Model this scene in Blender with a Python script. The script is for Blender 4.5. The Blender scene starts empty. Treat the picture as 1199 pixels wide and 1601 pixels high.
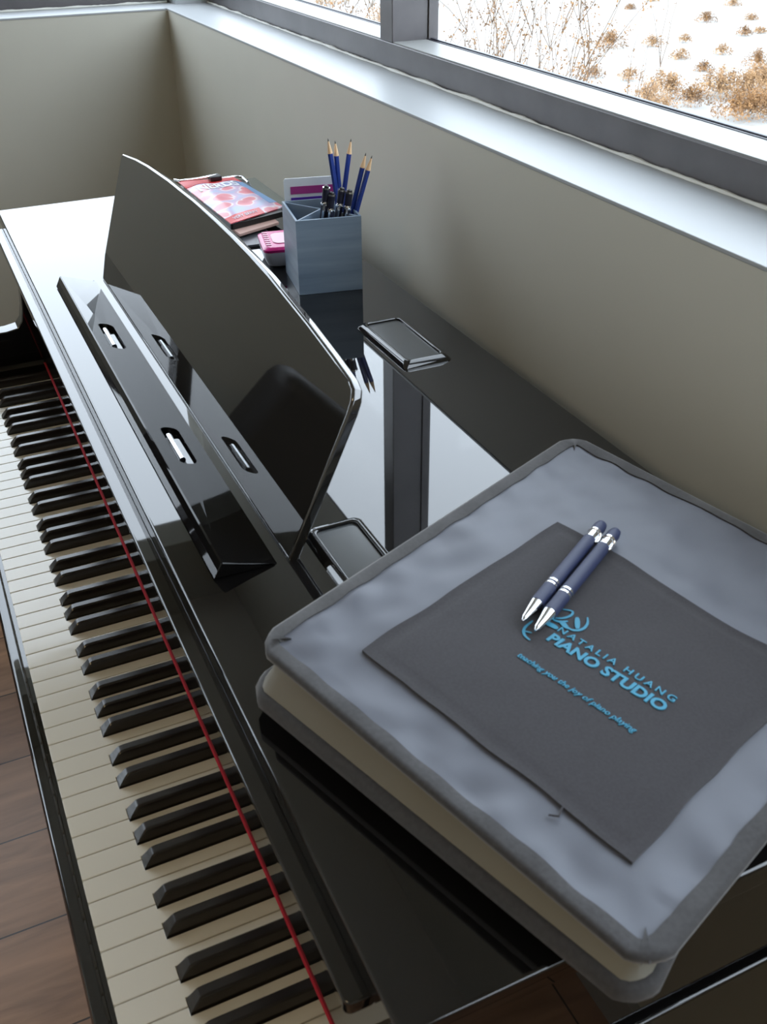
import bpy, bmesh, math, random
from mathutils import Vector, Matrix, noise

# ------------------------------------------------------------------ scene, camera, light
S = bpy.context.scene
COL = S.collection
KZ = 0.73                                   # height of the white keys above the floor (m)
def P(x, y, z): return Vector((x*.001, y*.001, z*.001 + KZ))

cam_d = bpy.data.cameras.new('camera'); cam = bpy.data.objects.new('camera', cam_d); COL.objects.link(cam)
r0 = Vector((0.423202, 0.906002, -0.007798)); r1 = Vector((0.494715, -0.23828, -0.835751)); r2 = Vector((-0.75905, 0.349834, -0.549053))
m = Matrix.Identity(4)
for i in range(3):
    m[i][0] = r0[i]; m[i][1] = -r1[i]; m[i][2] = -r2[i]
m.translation = P(363.714, 9.546, 700.209)
cam.matrix_world = m
cam_d.sensor_fit = 'VERTICAL'; cam_d.sensor_height = 24.0; cam_d.lens = 24.0*1560.92/1601
cam_d.clip_start = .02; cam_d.clip_end = 500
cam_d.dof.use_dof = True; cam_d.dof.focus_distance = 1.7; cam_d.dof.aperture_fstop = 13
S.camera = cam

S.view_settings.view_transform = 'Standard'; S.view_settings.look = 'None'
S.view_settings.gamma = 1.0; S.view_settings.exposure = 0.1; S.view_settings.use_curve_mapping = False

w = bpy.data.worlds.new('sky'); S.world = w; w.use_nodes = True
bg = w.node_tree.nodes['Background']; bg.inputs[0].default_value = (0.80, 0.88, 1.0, 1); bg.inputs[1].default_value = 5.6

def portal(name, c, sx, sy, rot):
    d = bpy.data.lights.new(name, 'AREA'); d.shape = 'RECTANGLE'; d.size = sx; d.size_y = sy
    o = bpy.data.objects.new(name, d); COL.objects.link(o); o.location = c; o.rotation_euler = rot
    d.cycles.is_portal = True
portal('daylight_portal', P(-150, 905, 790), 4.3, .80, (-math.pi/2, 0, 0))
portal('daylight_portal', P(-2445, -220, 995), 1.15, 2.0, (0, -math.pi/2, 0))
portal('daylight_portal', P(-2350, -1800, 380), 2.1, 1.15, (0, -math.pi/2, 0))

# ------------------------------------------------------------------ materials
def lin(c): return tuple(((v/255)/12.92 if v/255 <= .04045 else ((v/255+.055)/1.055)**2.4) for v in c)
def mat(name, col, rough=.5, metal=0, spec=.5, coat=0, ior=None, sheen=0):
    m = bpy.data.materials.new(name); m.use_nodes = True
    b = m.node_tree.nodes['Principled BSDF']
    b.inputs['Base Color'].default_value = (*col, 1); b.inputs['Roughness'].default_value = rough
    b.inputs['Metallic'].default_value = metal; b.inputs['Specular IOR Level'].default_value = spec
    b.inputs['Coat Weight'].default_value = coat
    if ior: b.inputs['IOR'].default_value = ior
    if sheen: b.inputs['Sheen Weight'].default_value = sheen
    return m
def vary(m, c1, c2, scale, detail=4, stretch=(1,1,1), lo=.35, hi=.65, bump=0, dist=.002, coord='Object'):
    nt = m.node_tree; b = nt.nodes['Principled BSDF']
    tc = nt.nodes.new('ShaderNodeTexCoord'); mp = nt.nodes.new('ShaderNodeMapping'); mp.inputs['Scale'].default_value = stretch
    nz = nt.nodes.new('ShaderNodeTexNoise'); nz.inputs['Scale'].default_value = scale; nz.inputs['Detail'].default_value = detail
    cr = nt.nodes.new('ShaderNodeValToRGB'); cr.color_ramp.elements[0].position = lo; cr.color_ramp.elements[1].position = hi
    cr.color_ramp.elements[0].color = (*c1, 1); cr.color_ramp.elements[1].color = (*c2, 1)
    L = nt.links.new
    L(tc.outputs[coord], mp.inputs[0]); L(mp.outputs[0], nz.inputs['Vector']); L(nz.outputs[0], cr.inputs[0]); L(cr.outputs[0], b.inputs['Base Color'])
    if bump:
        bp = nt.nodes.new('ShaderNodeBump'); bp.inputs['Strength'].default_value = bump; bp.inputs['Distance'].default_value = dist
        L(nz.outputs[0], bp.inputs['Height']); L(bp.outputs[0], b.inputs['Normal'])
    return m

M = {}
M['gloss'] = mat('black polyester gloss', (.0055, .0053, .0055), .022, ior=1.68)
M['satin'] = mat('black satin', (.008, .008, .009), .35)
M['white_key'] = mat('white key', (.74, .715, .64), .14)
M['black_key'] = mat('black key', (.016, .013, .012), .22)
M['felt'] = mat('red felt', (.42, .008, .02), .9)
M['steel'] = mat('polished steel', (.75, .76, .78), .12, 1)
M['wall'] = vary(mat('wall paint', (.5, .48, .40), .7), (.48, .468, .405), (.51, .496, .43), 3, bump=.05)
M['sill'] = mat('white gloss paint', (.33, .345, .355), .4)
M['ceil'] = mat('ceiling paint', (.70, .66, .57), .8)
M['frame'] = vary(mat('window frame', (.085, .078, .082), .32), (.07, .064, .068), (.10, .092, .096), 12)
M['frame_top'] = mat('lit frame top', (.27, .275, .268), .45)  # top face of the dark frame, daylight painted in as a paler colour
M['caulk'] = mat('caulk', (.62, .62, .58), .6)
M['gasket'] = mat('gasket', (.03, .03, .045), .4)

def wood_floor():
    m = mat('wood floor', (.2, .12, .08), .38); nt = m.node_tree; L = nt.links.new; b = nt.nodes['Principled BSDF']
    tc = nt.nodes.new('ShaderNodeTexCoord'); mp = nt.nodes.new('ShaderNodeMapping'); mp.inputs['Rotation'].default_value = (0, 0, math.pi/2)
    br = nt.nodes.new('ShaderNodeTexBrick'); br.inputs['Scale'].default_value = 1.0
    br.inputs['Brick Width'].default_value = 1.2; br.inputs['Row Height'].default_value = .19; br.inputs['Mortar Size'].default_value = .0016
    br.inputs['Color1'].default_value = (.31, .175, .105, 1); br.inputs['Color2'].default_value = (.44, .265, .165, 1); br.inputs['Mortar'].default_value = (.04, .025, .018, 1)
    nz = nt.nodes.new('ShaderNodeTexNoise'); nz.inputs['Scale'].default_value = 5; nz.inputs['Detail'].default_value = 8; nz.inputs['Distortion'].default_value = 1.2
    mp2 = nt.nodes.new('ShaderNodeMapping'); mp2.inputs['Scale'].default_value = (5, .7, 1)
    mx = nt.nodes.new('ShaderNodeMix'); mx.data_type = 'RGBA'; mx.blend_type = 'MULTIPLY'; mx.inputs[0].default_value = .75
    cr = nt.nodes.new('ShaderNodeValToRGB'); cr.color_ramp.elements[0].position = .3; cr.color_ramp.elements[0].color = (.5, .45, .42, 1); cr.color_ramp.elements[1].position = .7; cr.color_ramp.elements[1].color = (1.15, 1.1, 1.05, 1)
    L(tc.outputs['Object'], mp.inputs[0]); L(mp.outputs[0], br.inputs['Vector']); L(tc.outputs['Object'], mp2.inputs[0]); L(mp2.outputs[0], nz.inputs['Vector'])
    L(nz.outputs[0], cr.inputs[0]); L(br.outputs[0], mx.inputs[6]); L(cr.outputs[0], mx.inputs[7]); L(mx.outputs[2], b.inputs['Base Color'])
    return m
M['floor'] = wood_floor()

def glass_mat():
    m = bpy.data.materials.new('window glass'); m.use_nodes = True; nt = m.node_tree; nt.nodes.clear(); L = nt.links.new
    o = nt.nodes.new('ShaderNodeOutputMaterial'); mx = nt.nodes.new('ShaderNodeMixShader'); t = nt.nodes.new('ShaderNodeBsdfTransparent'); g = nt.nodes.new('ShaderNodeBsdfGlossy')
    t.inputs[0].default_value = (.97, .985, .98, 1); g.inputs['Roughness'].default_value = .01
    f = nt.nodes.new('ShaderNodeLayerWeight'); f.inputs[0].default_value = .5
    pw = nt.nodes.new('ShaderNodeMath'); pw.operation = 'POWER'; pw.inputs[1].default_value = 5
    ml = nt.nodes.new('ShaderNodeMath'); ml.operation = 'MULTIPLY_ADD'; ml.inputs[1].default_value = .4; ml.inputs[2].default_value = .02
    L(f.outputs['Facing'], pw.inputs[0]); L(pw.outputs[0], ml.inputs[0]); L(ml.outputs[0], mx.inputs[0]); L(t.outputs[0], mx.inputs[1]); L(g.outputs[0], mx.inputs[2]); L(mx.outputs[0], o.inputs[0]); return m
M['glass'] = glass_mat()

# ------------------------------------------------------------------ helpers (mm in, m out)
def new_obj(name, me, parent=None):
    o = bpy.data.objects.new(name, me); COL.objects.link(o)
    if parent: o.parent = parent
    return o
class MB:
    def __init__(s): s.bm = bmesh.new()
    def box(s, x0, x1, y0, y1, z0, z1, bev=0, seg=3, mi=0):
        b = s.bm; n0 = len(b.verts)
        vs = [b.verts.new((x, y, z)) for x in (x0, x1) for y in (y0, y1) for z in (z0, z1)]
        q = [(0,1,3,2),(4,6,7,5),(0,4,5,1),(2,3,7,6),(0,2,6,4),(1,5,7,3)]
        fs = [b.faces.new([vs[i] for i in f]) for f in q]
        for f in fs: f.material_index = mi
        if bev:
            es = list({e for f in fs for e in f.edges})
            r = bmesh.ops.bevel(b, geom=es, offset=bev, segments=seg, affect='EDGES', profile=.5)
            for f in r['faces']: f.material_index = mi
        return s
    def prism(s, poly, fn, d0, d1, bev=0, seg=2):
        """poly: list of 2D points; fn(u,v,d) -> xyz"""
        b = s.bm
        a = [b.verts.new(fn(u, v, d0)) for u, v in poly]; c = [b.verts.new(fn(u, v, d1)) for u, v in poly]; n = len(poly)
        fs = [b.faces.new(a[::-1]), b.faces.new(c)]
        for i in range(n): fs.append(b.faces.new((a[i], a[(i+1) % n], c[(i+1) % n], c[i])))
        bmesh.ops.recalc_face_normals(b, faces=fs)
        if bev:
            es = list(fs[0].edges) + list(fs[1].edges)
            bmesh.ops.bevel(b, geom=es, offset=bev, segments=seg, affect='EDGES', profile=.5)
        return s
    def tube(s, pts, r, n=8, caps=True, mi=0):
        b = s.bm; rings = []
        pts = [Vector(p) for p in pts]
        rr = r if isinstance(r, (list, tuple)) else [r]*len(pts)
        t0 = (pts[1]-pts[0]).normalized(); up = Vector((0, 0, 1)) if abs(t0.z) < .9 else Vector((1, 0, 0))
        nrm = t0.cross(up).normalized()
        for i, p in enumerate(pts):
            t = (pts[min(i+1, len(pts)-1)] - pts[max(i-1, 0)])
            if t.length < 1e-9: t = t0
            t.normalize(); nrm = (nrm - t*nrm.dot(t)).normalized(); bi = t.cross(nrm)
            rings.append([b.verts.new(p + (nrm*math.cos(2*math.pi*k/n) + bi*math.sin(2*math.pi*k/n))*rr[i]) for k in range(n)])
        for i in range(len(rings)-1):
            for k in range(n):
                f = b.faces.new((rings[i][k], rings[i][(k+1) % n], rings[i+1][(k+1) % n], rings[i+1][k])); f.material_index = mi
        if caps:
            for rg in (rings[0][::-1], rings[-1]):
                f = b.faces.new(rg); f.material_index = mi
        return s
    def face(s, pts, mi=0):
        f = s.bm.faces.new([s.bm.verts.new(p) for p in pts]); f.material_index = mi; return s
    def make(s, name, mats, parent=None, angle=35, origin=None, smooth=True):
        """mm coordinates of the keyboard frame -> metres. origin in mm becomes the object's origin."""
        me = bpy.data.meshes.new(name)
        og = Vector(origin) if origin is not None else None
        if parent is not None and 'org' in OR.get(parent.name, {}): base = OR[parent.name]['org']
        else: base = Vector((0, 0, -KZ*1000))
        mine = og if og is not None else base
        for v in s.bm.verts: v.co = (v.co - mine)*.001
        bmesh.ops.recalc_face_normals(s.bm, faces=s.bm.faces[:])
        s.bm.to_mesh(me); s.bm.free()
        for mm in (mats if isinstance(mats, (list, tuple)) else [mats]): me.materials.append(mm)
        if smooth:
            for p in me.polygons: p.use_smooth = True
            me.set_sharp_from_angle(angle=math.radians(angle))
        o = new_obj(name, me, parent)
        if smooth and len(me.polygons) < 6000:
            wn = o.modifiers.new('normals', 'WEIGHTED_NORMAL'); wn.keep_sharp = True; wn.weight = 90
        o.location = (mine - base)*.001
        OR[o.name] = {'org': mine}
        return o
OR = {}
def empty(name, x, y, z, label, cat, group=None):
    o = bpy.data.objects.new(name, None); COL.objects.link(o); o.location = P(x, y, z); o.empty_display_size = .05
    o['label'] = label; o['category'] = cat
    if group: o['group'] = group
    OR[o.name] = {'org': Vector((x, y, z))}
    return o
def tag(o, label, cat, group=None):
    o['label'] = label; o['category'] = cat
    if group: o['group'] = group
    return o
def struct(o, label=None, cat=None):
    o['kind'] = 'structure'
    if label: o['label'] = label
    if cat: o['category'] = cat
    return o
def rrect(x0, x1, y0, y1, r, n=5):
    pts = []
    for cx, cy, a in ((x1-r, y1-r, 0), (x0+r, y1-r, 90), (x0+r, y0+r, 180), (x1-r, y0+r, 270)):
        for k in range(n+1):
            t = math.radians(a + 90*k/n); pts.append((cx + r*math.cos(t), cy + r*math.sin(t)))
    return pts

# ------------------------------------------------------------------ the room
YW, XF, FL, CE = 655, -2228, -730, 1720
XE, YS = 2000, -2600
struct(MB().box(-2700, XE+150, YS-150, 900, FL-60, FL).make('floor', M['floor'], smooth=False), 'brown wood plank floor', 'floor')
struct(MB().box(-2700, XE+150, YS-150, 900, CE, CE+80).make('ceiling', M['ceil'], smooth=False), 'off white ceiling', 'ceiling')
# window wall
struct(MB().box(XF-350, XE+150, YW, YW+245, FL, 400).make('wall_right', M['wall'], smooth=False), 'low beige wall under the long window behind the piano', 'wall')
struct(MB().box(XF-350, XE+150, YW, YW+100, 1016, CE).make('wall_right', M['wall'], smooth=False), 'beige wall above the long window', 'wall')
struct(MB().box(XF-350, XF, -1180, YW, FL, 400).make('wall_far', M['wall'], smooth=False), 'low beige wall under the far window', 'wall')
struct(MB().box(XF-130, XF, YS-150, YW, 1490, CE).make('wall_far', M['wall'], smooth=False), 'beige wall above the far window', 'wall')
struct(MB().box(XF-130, XF, YS-150, -2420, FL, 1490).make('wall_far', M['wall'], smooth=False), 'beige wall beside the far window', 'wall')
struct(MB().box(XF-130, XE, YS-150, YS, FL, CE).make('wall_left', M['wall'], smooth=False), 'beige wall across the room', 'wall')
struct(MB().box(XE, XE+150, YS-150, YW, FL, CE).make('wall_near', M['wall'], smooth=False), 'beige wall behind the viewer', 'wall')
# sills
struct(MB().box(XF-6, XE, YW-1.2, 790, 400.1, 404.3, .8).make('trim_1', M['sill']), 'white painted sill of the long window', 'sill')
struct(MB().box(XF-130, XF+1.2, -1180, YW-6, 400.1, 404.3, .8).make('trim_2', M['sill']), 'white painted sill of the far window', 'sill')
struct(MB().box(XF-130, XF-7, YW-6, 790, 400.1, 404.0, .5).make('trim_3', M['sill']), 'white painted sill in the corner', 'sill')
# caulk beads
def bead(pts_fn, x0, x1, step, r, name):
    random.seed(4); pts = []; x = x0; rr = []
    while x < x1:
        pts.append(pts_fn(x)); rr.append(r*(.7 + .9*noise.noise(Vector((x*.021, 0, 3.3))) + .35*random.random())); x += step*(.6+.8*random.random())
    return MB().tube(pts, rr, 6).make(name, M['caulk'])
struct(bead(lambda x: (x, 772 + 3*noise.noise(Vector((x*.012, 0, 0))), 405), -2290, 1990, 9, 2.8, 'trim_4'), 'rough caulk line along the long window frame', 'caulk')
struct(bead(lambda y: (-2338, y, 406), -1170, 690, 9, 3.2, 'trim_5'), 'rough caulk line along the far window frame', 'caulk')

w1 = MB()
w1.box(-2290, XE, 775, 838, 396, 445, 2)
w1.box(-2290, XE, 775, 850, 1172, 1240, 2)
win1 = struct(w1.make('window_1', M['frame']), 'dark framed long window with bare shrubs outside', 'window')
struct(MB().box(-2288, XE, 777, 838, 445, 446.5).make('lit_frame_top', M['frame_top'], win1, smooth=False))  # thin sheet that carries the painted daylight on the frame top
g = MB(); g.box(-2290, XE, 838, 841, 440, 447.5, .8).box(-2290, XE, 844, 850, 436, 448.5, .8)
struct(g.make('gasket', M['gasket'], win1))
for xm in (-1293, -270, 780):
    struct(MB().box(xm, xm+47, 775, 840, 445, 1173, 1.5).box(xm+4, xm+50, 840, 858, 445, 1173, 1).make('mullion', M['frame'], win1))
struct(MB().box(-2290, XE, 851, 855, 436, 1180).make('pane', M['glass'], win1, smooth=False))
# far window
w2 = MB()
w2.box(-2430, -2343, -1180, 740, 396, 438, 2)
w2.box(-2430, -2343, -1180, 740, 1550, 1620, 2)
for ym in (-1180, -330):
    w2.box(-2430, -2343, ym, ym+50, 430, 1555, 2)
win2 = struct(w2.make('window_2', M['frame']), 'dark framed window of the far wall', 'window')
struct(MB().box(-2400, -2395, -1170, 740, 430, 1555).make('pane', M['glass'], win2, smooth=False))
d3 = MB()  # unseen door, added for fill light and a bright reflection on the ledge
d3.box(-2340, -2290, -2420, -2350, FL, 1490, 2).box(-2340, -2290, -1250, -1180, FL, 1490, 2).box(-2340, -2290, -1850, -1750, FL, 1490, 2).box(-2340, -2290, -2350, -1250, 1410, 1490, 2).box(-2340, -2290, -2350, -1250, FL, FL+90, 2)
fill_door = struct(d3.make('fill_door_1', M['frame']), 'unseen glazed double door added in the far wall for fill light', 'door')
struct(MB().box(-2317, -2313, -2350, -1250, FL+90, 1410).make('pane', M['glass'], fill_door, smooth=False))
struct(MB().box(-2400, -2292, 690, 800, 396, 1560, 3).make('trim_6', M['sill']), 'white corner post between the two windows', 'post')
struct(MB().box(XF, XE, YW-14, YW, FL, FL+90, 2).make('baseboard_right', M['sill']), 'white baseboard under the long window', 'baseboard')
struct(MB().box(XF, XF+14, -1180, YW-14, FL, FL+90, 2).make('baseboard_far', M['sill']), 'white baseboard under the far window', 'baseboard')

# ------------------------------------------------------------------ the piano
TX0, TX1, TY0, TY1 = -1463, 115, 130.8, 592
piano = empty('digital_piano', -674, 300, FL, 'black glossy digital piano with music desk and open keyboard', 'piano')
M['gl'] = M['gloss']; M['ledge'] = mat('black ledge gloss', (.0055, .0053, .0055), .022, ior=1.34); M['plate'] = mat('black desk gloss', (.012, .0115, .0105), .022, ior=2.05)
MB().box(TX0, TX1, TY0, TY1, 180, 200, 2.6, 4).make('top_board', M['gl'], piano)
b = MB(); b.box(-1455, 107, 150, 588, -20, 179.6, 1); b.make('cabinet', M['gl'], piano)
# end panels: lower part stands a little proud under a seam
for x0, x1 in ((106.5, 113), (-1461, -1454.5)):
    MB().box(x0, x1, 140, 588, 97, 179.6, 1.5, 3).make('end_panel', M['gl'], piano)
for x0, x1 in ((92, 118), (-1466, -1440)):
    MB().box(x0, x1, 140, 588, FL+12, 91, 2.2, 4).make('side_panel', M['gl'], piano)
MB().box(-1439, 91, 560, 575, -640, -21, 1).make('back_panel', M['satin'], piano)
MB().box(-1439, 91, 330, 352, -640, -380, 2).make('pedal_board', M['gl'], piano)
for px in (-760, -674, -588):
    MB().tube([(px, 330, -655), (px, 270, -662), (px, 235, -668)], [8, 13, 9], 10).make('pedal', M['steel'], piano)
for x0, x1 in ((60, 118), (-1466, -1408)):
    MB().box(x0, x1, -20, 140.2, FL, FL+40, 4).box(x0+12, x1-12, 2, 44, FL+38, -91, 3).make('leg', M['gl'], piano)
# key bed with the rail in front of the keys
MB().box(-1466, 118, -18.5, 149, -90, -32, 6, 4).make('key_bed', M['gl'], piano)
MB().box(-1239, 14, -16.5, -4.5, -60, -9, 3.2, 4).make('key_slip', M['gl'], piano)
# cheeks that sweep up to the case
def cheek(x0, x1):
    prof = [(-21, -31), (-21, 52), (-18, 62), (-8, 69), (10, 71), (90, 71), (108, 74), (116, 84), (121, 104), (125, 140), (128, 179), (149, 179), (149, -31)]
    MB().prism(prof, lambda u, v, d: (d, u, v), x0, x1, 2, 3).make('cheek', M['gl'], piano, angle=30)
cheek(-1270, -1240)
MB().box(15, 45, -21, 136.5, -31, 26, 4, 4).make('cheek', M['gl'], piano)
# fallboard: polished board behind the keys with the red felt under its edge
MB().box(-1238, 92, 137, 149.5, 12.4, 179, 1).make('fallboard', M['gl'], piano)
MB().box(-1229, 4, 135.4, 137, 12.1, 13.5).make('felt_strip', M['felt'], piano, smooth=False)
MB().prism(rrect(-1425, 77, 116, 136, 5), lambda u, v, d: (u, v, d), 168, 179.9, 2.2, 4).make('key_cover', M['gl'], piano)

# keys
PITCH = 23.571
offs = {0: -3.0, 1: 3.0, 3: -4.0, 4: 0.0, 5: 4.0}        # black key after white n of the octave (C=0)
whites = []                                             # white index from the treble end: 0 = C8
def note(k): return (7 - k % 7) % 7                      # 0=C 1=D 2=E 3=F 4=G 5=A 6=B
blacks = {}                                             # boundary k (between white k-1 and k, X=-k*PITCH)
for k in range(1, 52):
    n_low = note(k)                                     # white on the bass side of boundary k
    if n_low in (0, 1, 3, 4, 5): blacks[k] = -k*PITCH + offs[n_low]
def white_key(k):
    x1 = -k*PITCH - .55; x0 = -(k+1)*PITCH + .55; L = 150
    cl = 7.6
    r = x1; l = x0
    pr = blacks.get(k); pl = blacks.get(k+1)
    pts = [(x0, 0)]
    xr = x1 if pr is None else pr - cl
    xl = x0 if pl is None else pl + cl
    poly = [(x0+1.3, 0), (x1-1.3, 0), (x1, 1.3)]
    if pr is not None: poly += [(x1, 49.3), (xr, 49.3)]
    poly += [(xr, L), (xl, L)]
    if pl is not None: poly += [(xl, 49.3), (x0, 49.3)]
    poly += [(x0, 1.3)]
    mb = MB(); mb.prism(poly, lambda u, v, d: (u, v, d), -22, 0, .55, 2)
    return mb.make('white_key', M['white_key'], piano, angle=50)
for k in range(52): white_key(k)
bk_proto = None
for k, xc in blacks.items():
    if bk_proto is None:
        b = MB().bm; 
        mb = MB(); bmm = mb.bm
        secs = [(49.6, -18, 6.4, 6.4), (49.6, 0.6, 6.4, 6.3), (50.4, 2.0, 6.3, 6.2), (56.5, 10.6, 4.9, 5.2), (60.5, 12.2, 4.5, 4.5), (150, 12.0, 4.5, 4.5)]
        prev = None
        def ring(y, z, hw, bot):
            # cross-section of constant y: bottom corners, flank, shoulder, top
            sh = 1.5 if z > 5 else .5
            zt = z; lo = -18
            wb = 6.4
            pts = [(-wb, lo), (-wb, min(0.3, zt-.2)), (-hw - .55*(zt > 5), zt - sh), (-hw + 1.2*(zt > 5), zt), (hw - 1.2*(zt > 5), zt), (hw + .55*(zt > 5), zt - sh), (wb, min(0.3, zt-.2)), (wb, lo)]
            return [bmm.verts.new((xc + a, y, c)) for a, c in pts]
        rings = [ring(49.6, .5, 6.4, 0), ring(50.6, 2.2, 6.2, 0), ring(57.5, 10.4, 4.9, 0), ring(59.5, 11.7, 4.5, 0), ring(63, 12.2, 4.4, 0), ring(150, 11.6, 4.4, 0)]
        for i in range(len(rings)-1):
            for j in range(7): bmm.faces.new((rings[i][j], rings[i][j+1], rings[i+1][j+1], rings[i+1][j]))
            bmm.faces.new((rings[i][7], rings[i][0], rings[i+1][0], rings[i+1][7]))
        bmm.faces.new(rings[0][::-1]); bmm.faces.new(rings[-1])
        bk_proto = mb.make('black_key', M['black_key'], piano, angle=28, origin=(xc, 50, 0)); px0 = xc
    else:
        o = bk_proto.copy(); COL.objects.link(o); o.name = 'black_key'; o.parent = piano
        o.location = bk_proto.location + Vector(((xc - px0)*.001, 0, 0))

# music desk: tilted ledge and arched plate
UP = Vector((0, 65, 150)).normalized(); BK = Vector((0, 150, -65)).normalized()
L0 = Vector((0, 168, 215)); P0 = Vector((0, 223, 201))
def ledge(u, wv, h): return Vector((u, 0, 0)) + L0 + BK*wv + UP*h
mb = MB()
prof = [(0, 0), (49.5, 0), (49.5, -9), (12, -8), (-4.5, -15.5), (-3.5, -2)]
def lfn(u, v, d): q = ledge(d, u, v); return (q.x, q.y, max(q.z, 200.3))
mb.prism([(-1.2, 0), (49.5, 0), (49.5, -6), (8, -12), (-3.6, -15.8), (-2.4, -1.2)], lfn, -1044, -294, 1.2, 3)
led = mb.make('desk_ledge', M['ledge'], piano, smooth=False)
slots = [(-862, -778, 12, 31), (-558, -476, 13, 32)]
cut = MB()
for a, c, w0, w1_ in slots:
    cut.prism(rrect(a, c, w0, w1_, 8), lambda u, v, d: tuple(ledge(u, v, d)), -4.5, 4)
co = cut.make('cutter', M['gl'])
bo = led.modifiers.new('slots', 'BOOLEAN'); bo.operation = 'DIFFERENCE'; bo.object = co; bo.solver = 'EXACT'
dg = bpy.context.evaluated_depsgraph_get(); dg.update()
me2 = bpy.data.meshes.new_from_object(led.evaluated_get(dg)); led.modifiers.clear(); led.data = me2
for p in me2.polygons: p.use_smooth = True
me2.set_sharp_from_angle(angle=math.radians(31))
wn = led.modifiers.new('normals', 'WEIGHTED_NORMAL'); wn.keep_sharp = True; wn.weight = 95
bpy.data.objects.remove(co)
for a, c, w0, w1_ in slots:
    mb = MB(); wm = (w0+w1_)/2
    mb.tube([ledge(a+14, wm-2, -1.6), ledge(c-14, wm-2, -1.6)], 3.4, 10)
    mb.make('page_clip', M['steel'], led)
arc = [(-1046, -1), (-1067, 28), (-1100, 120), (-1112, 158), (-1109, 165), (-1040, 173.5), (-982, 178.5), (-880, 184), (-778, 186.8), (-690, 187.6), (-635, 187.2), (-570, 185.6), (-512, 183), (-405, 174.8), (-345, 169), (-305, 164.4), (-294, 160.5), (-288.5, 152), (-287, 140), (-289, 77), (-293, -1)]
def pfn(u, v, d):
    q = P0 + Vector((u, 0, 0)) + UP*(v+.5) + BK*d; return (q.x, q.y, q.z)
plate = MB().prism(arc, pfn, 0, 10, 2.6, 4).make('desk_plate', M['plate'], piano, angle=30)
MB().box(-760, -560, 262, 300, 200.4, 214, 2).make('desk_stay', M['satin'], piano)

# ------------------------------------------------------------------ framed glass pads on the top
M['pad_glass'] = mat('grey glass', (.09, .096, .10), .16)
def pad(x0, x1, y0, y1, label):
    t = empty('framed_glass_pad', (x0+x1)/2, (y0+y1)/2, 200, label, 'tray', 'glossy framed pads on the piano')
    mb = MB(); bm = mb.bm
    rings = []
    for ins, z, r in ((0, 200.2, 5), (1.2, 202.5, 5), (5, 206.8, 6), (8, 207.4, 6), (9.6, 206.6, 6), (10.2, 203.6, 5.5)):
        rings.append([bm.verts.new((u, v, z)) for u, v in rrect(x0+ins, x1-ins, y0+ins, y1-ins, r, 5)])
    n = len(rings[0])
    for a, c in zip(rings, rings[1:]):
        for i in range(n): bm.faces.new((a[i], a[(i+1) % n], c[(i+1) % n], c[i]))
    bm.faces.new(rings[0][::-1])
    mb.make('frame', M['gl'], t, angle=40)
    MB().prism(rrect(x0+9.6, x1-9.6, y0+9.6, y1-9.6, 5.5), lambda u, v, d: (u, v, d), 201, 204.6, .5).make('glass_panel', M['pad_glass'], t)
pad(-729, -590, 477, 541, 'glossy black framed pad with grey panel, near the wall beside the pencil cup')
pad(-327, -190, 247, 305, 'glossy black framed pad with grey panel, partly under the tote bag corner')

# ------------------------------------------------------------------ pencil cup
M['cup'] = vary(mat('blue grey cup', (.2, .25, .31), .45), lin((104, 121, 140)), lin((130, 148, 166)), 14, 6, (.3, .3, 4))
M['cup_in'] = mat('cup inside', lin((84, 98, 116)), .6)
a0 = Vector((-864.5, 452.7, 0)); ex = Vector((-848, 539.5, 0)) - a0; ey = Vector((-958, 468, 0)) - a0
def cupf(u, v, z): q = a0 + ex*u + ey*v; return (q.x, q.y, z)
cup = empty('pencil_cup', -895, 505, 200, 'blue-grey square desk cup with diagonal dividers holding pencils and pens', 'pencil cup')
t_ = .035; ZB, ZT = 200.2, 302
mb = MB()
for u0, u1, v0, v1 in ((0, 1, 0, t_), (0, 1, 1-t_, 1), (0, t_, t_, 1-t_), (1-t_, 1, t_, 1-t_)):
    mb.prism([(u0, v0), (u1, v0), (u1, v1), (u0, v1)], lambda u, v, d: cupf(u, v, d), ZB, ZT, .5, 2)
mb.make('shell', M['cup'], cup)
MB().prism([(t_, t_), (1-t_, t_), (1-t_, 1-t_), (t_, 1-t_)], lambda u, v, d: cupf(u, v, d), ZB+.2, ZB+3).make('base', M['cup_in'], cup)
for (u0, v0), (u1, v1) in (((t_, t_), (1-t_, 1-t_)), ((t_, 1-t_), (.5, .5)), ((.5, .5), (1-t_, t_))):
    dx, dy = (v1-v0), -(u1-u0); l = math.hypot(dx, dy); dx, dy = dx/l*.014, dy/l*.014
    MB().prism([(u0+dx, v0+dy), (u1+dx, v1+dy), (u1-dx, v1-dy), (u0-dx, v0-dy)], lambda u, v, d: cupf(u, v, d), ZB+3, ZT-.6).make('divider', M['cup'], cup)

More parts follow.
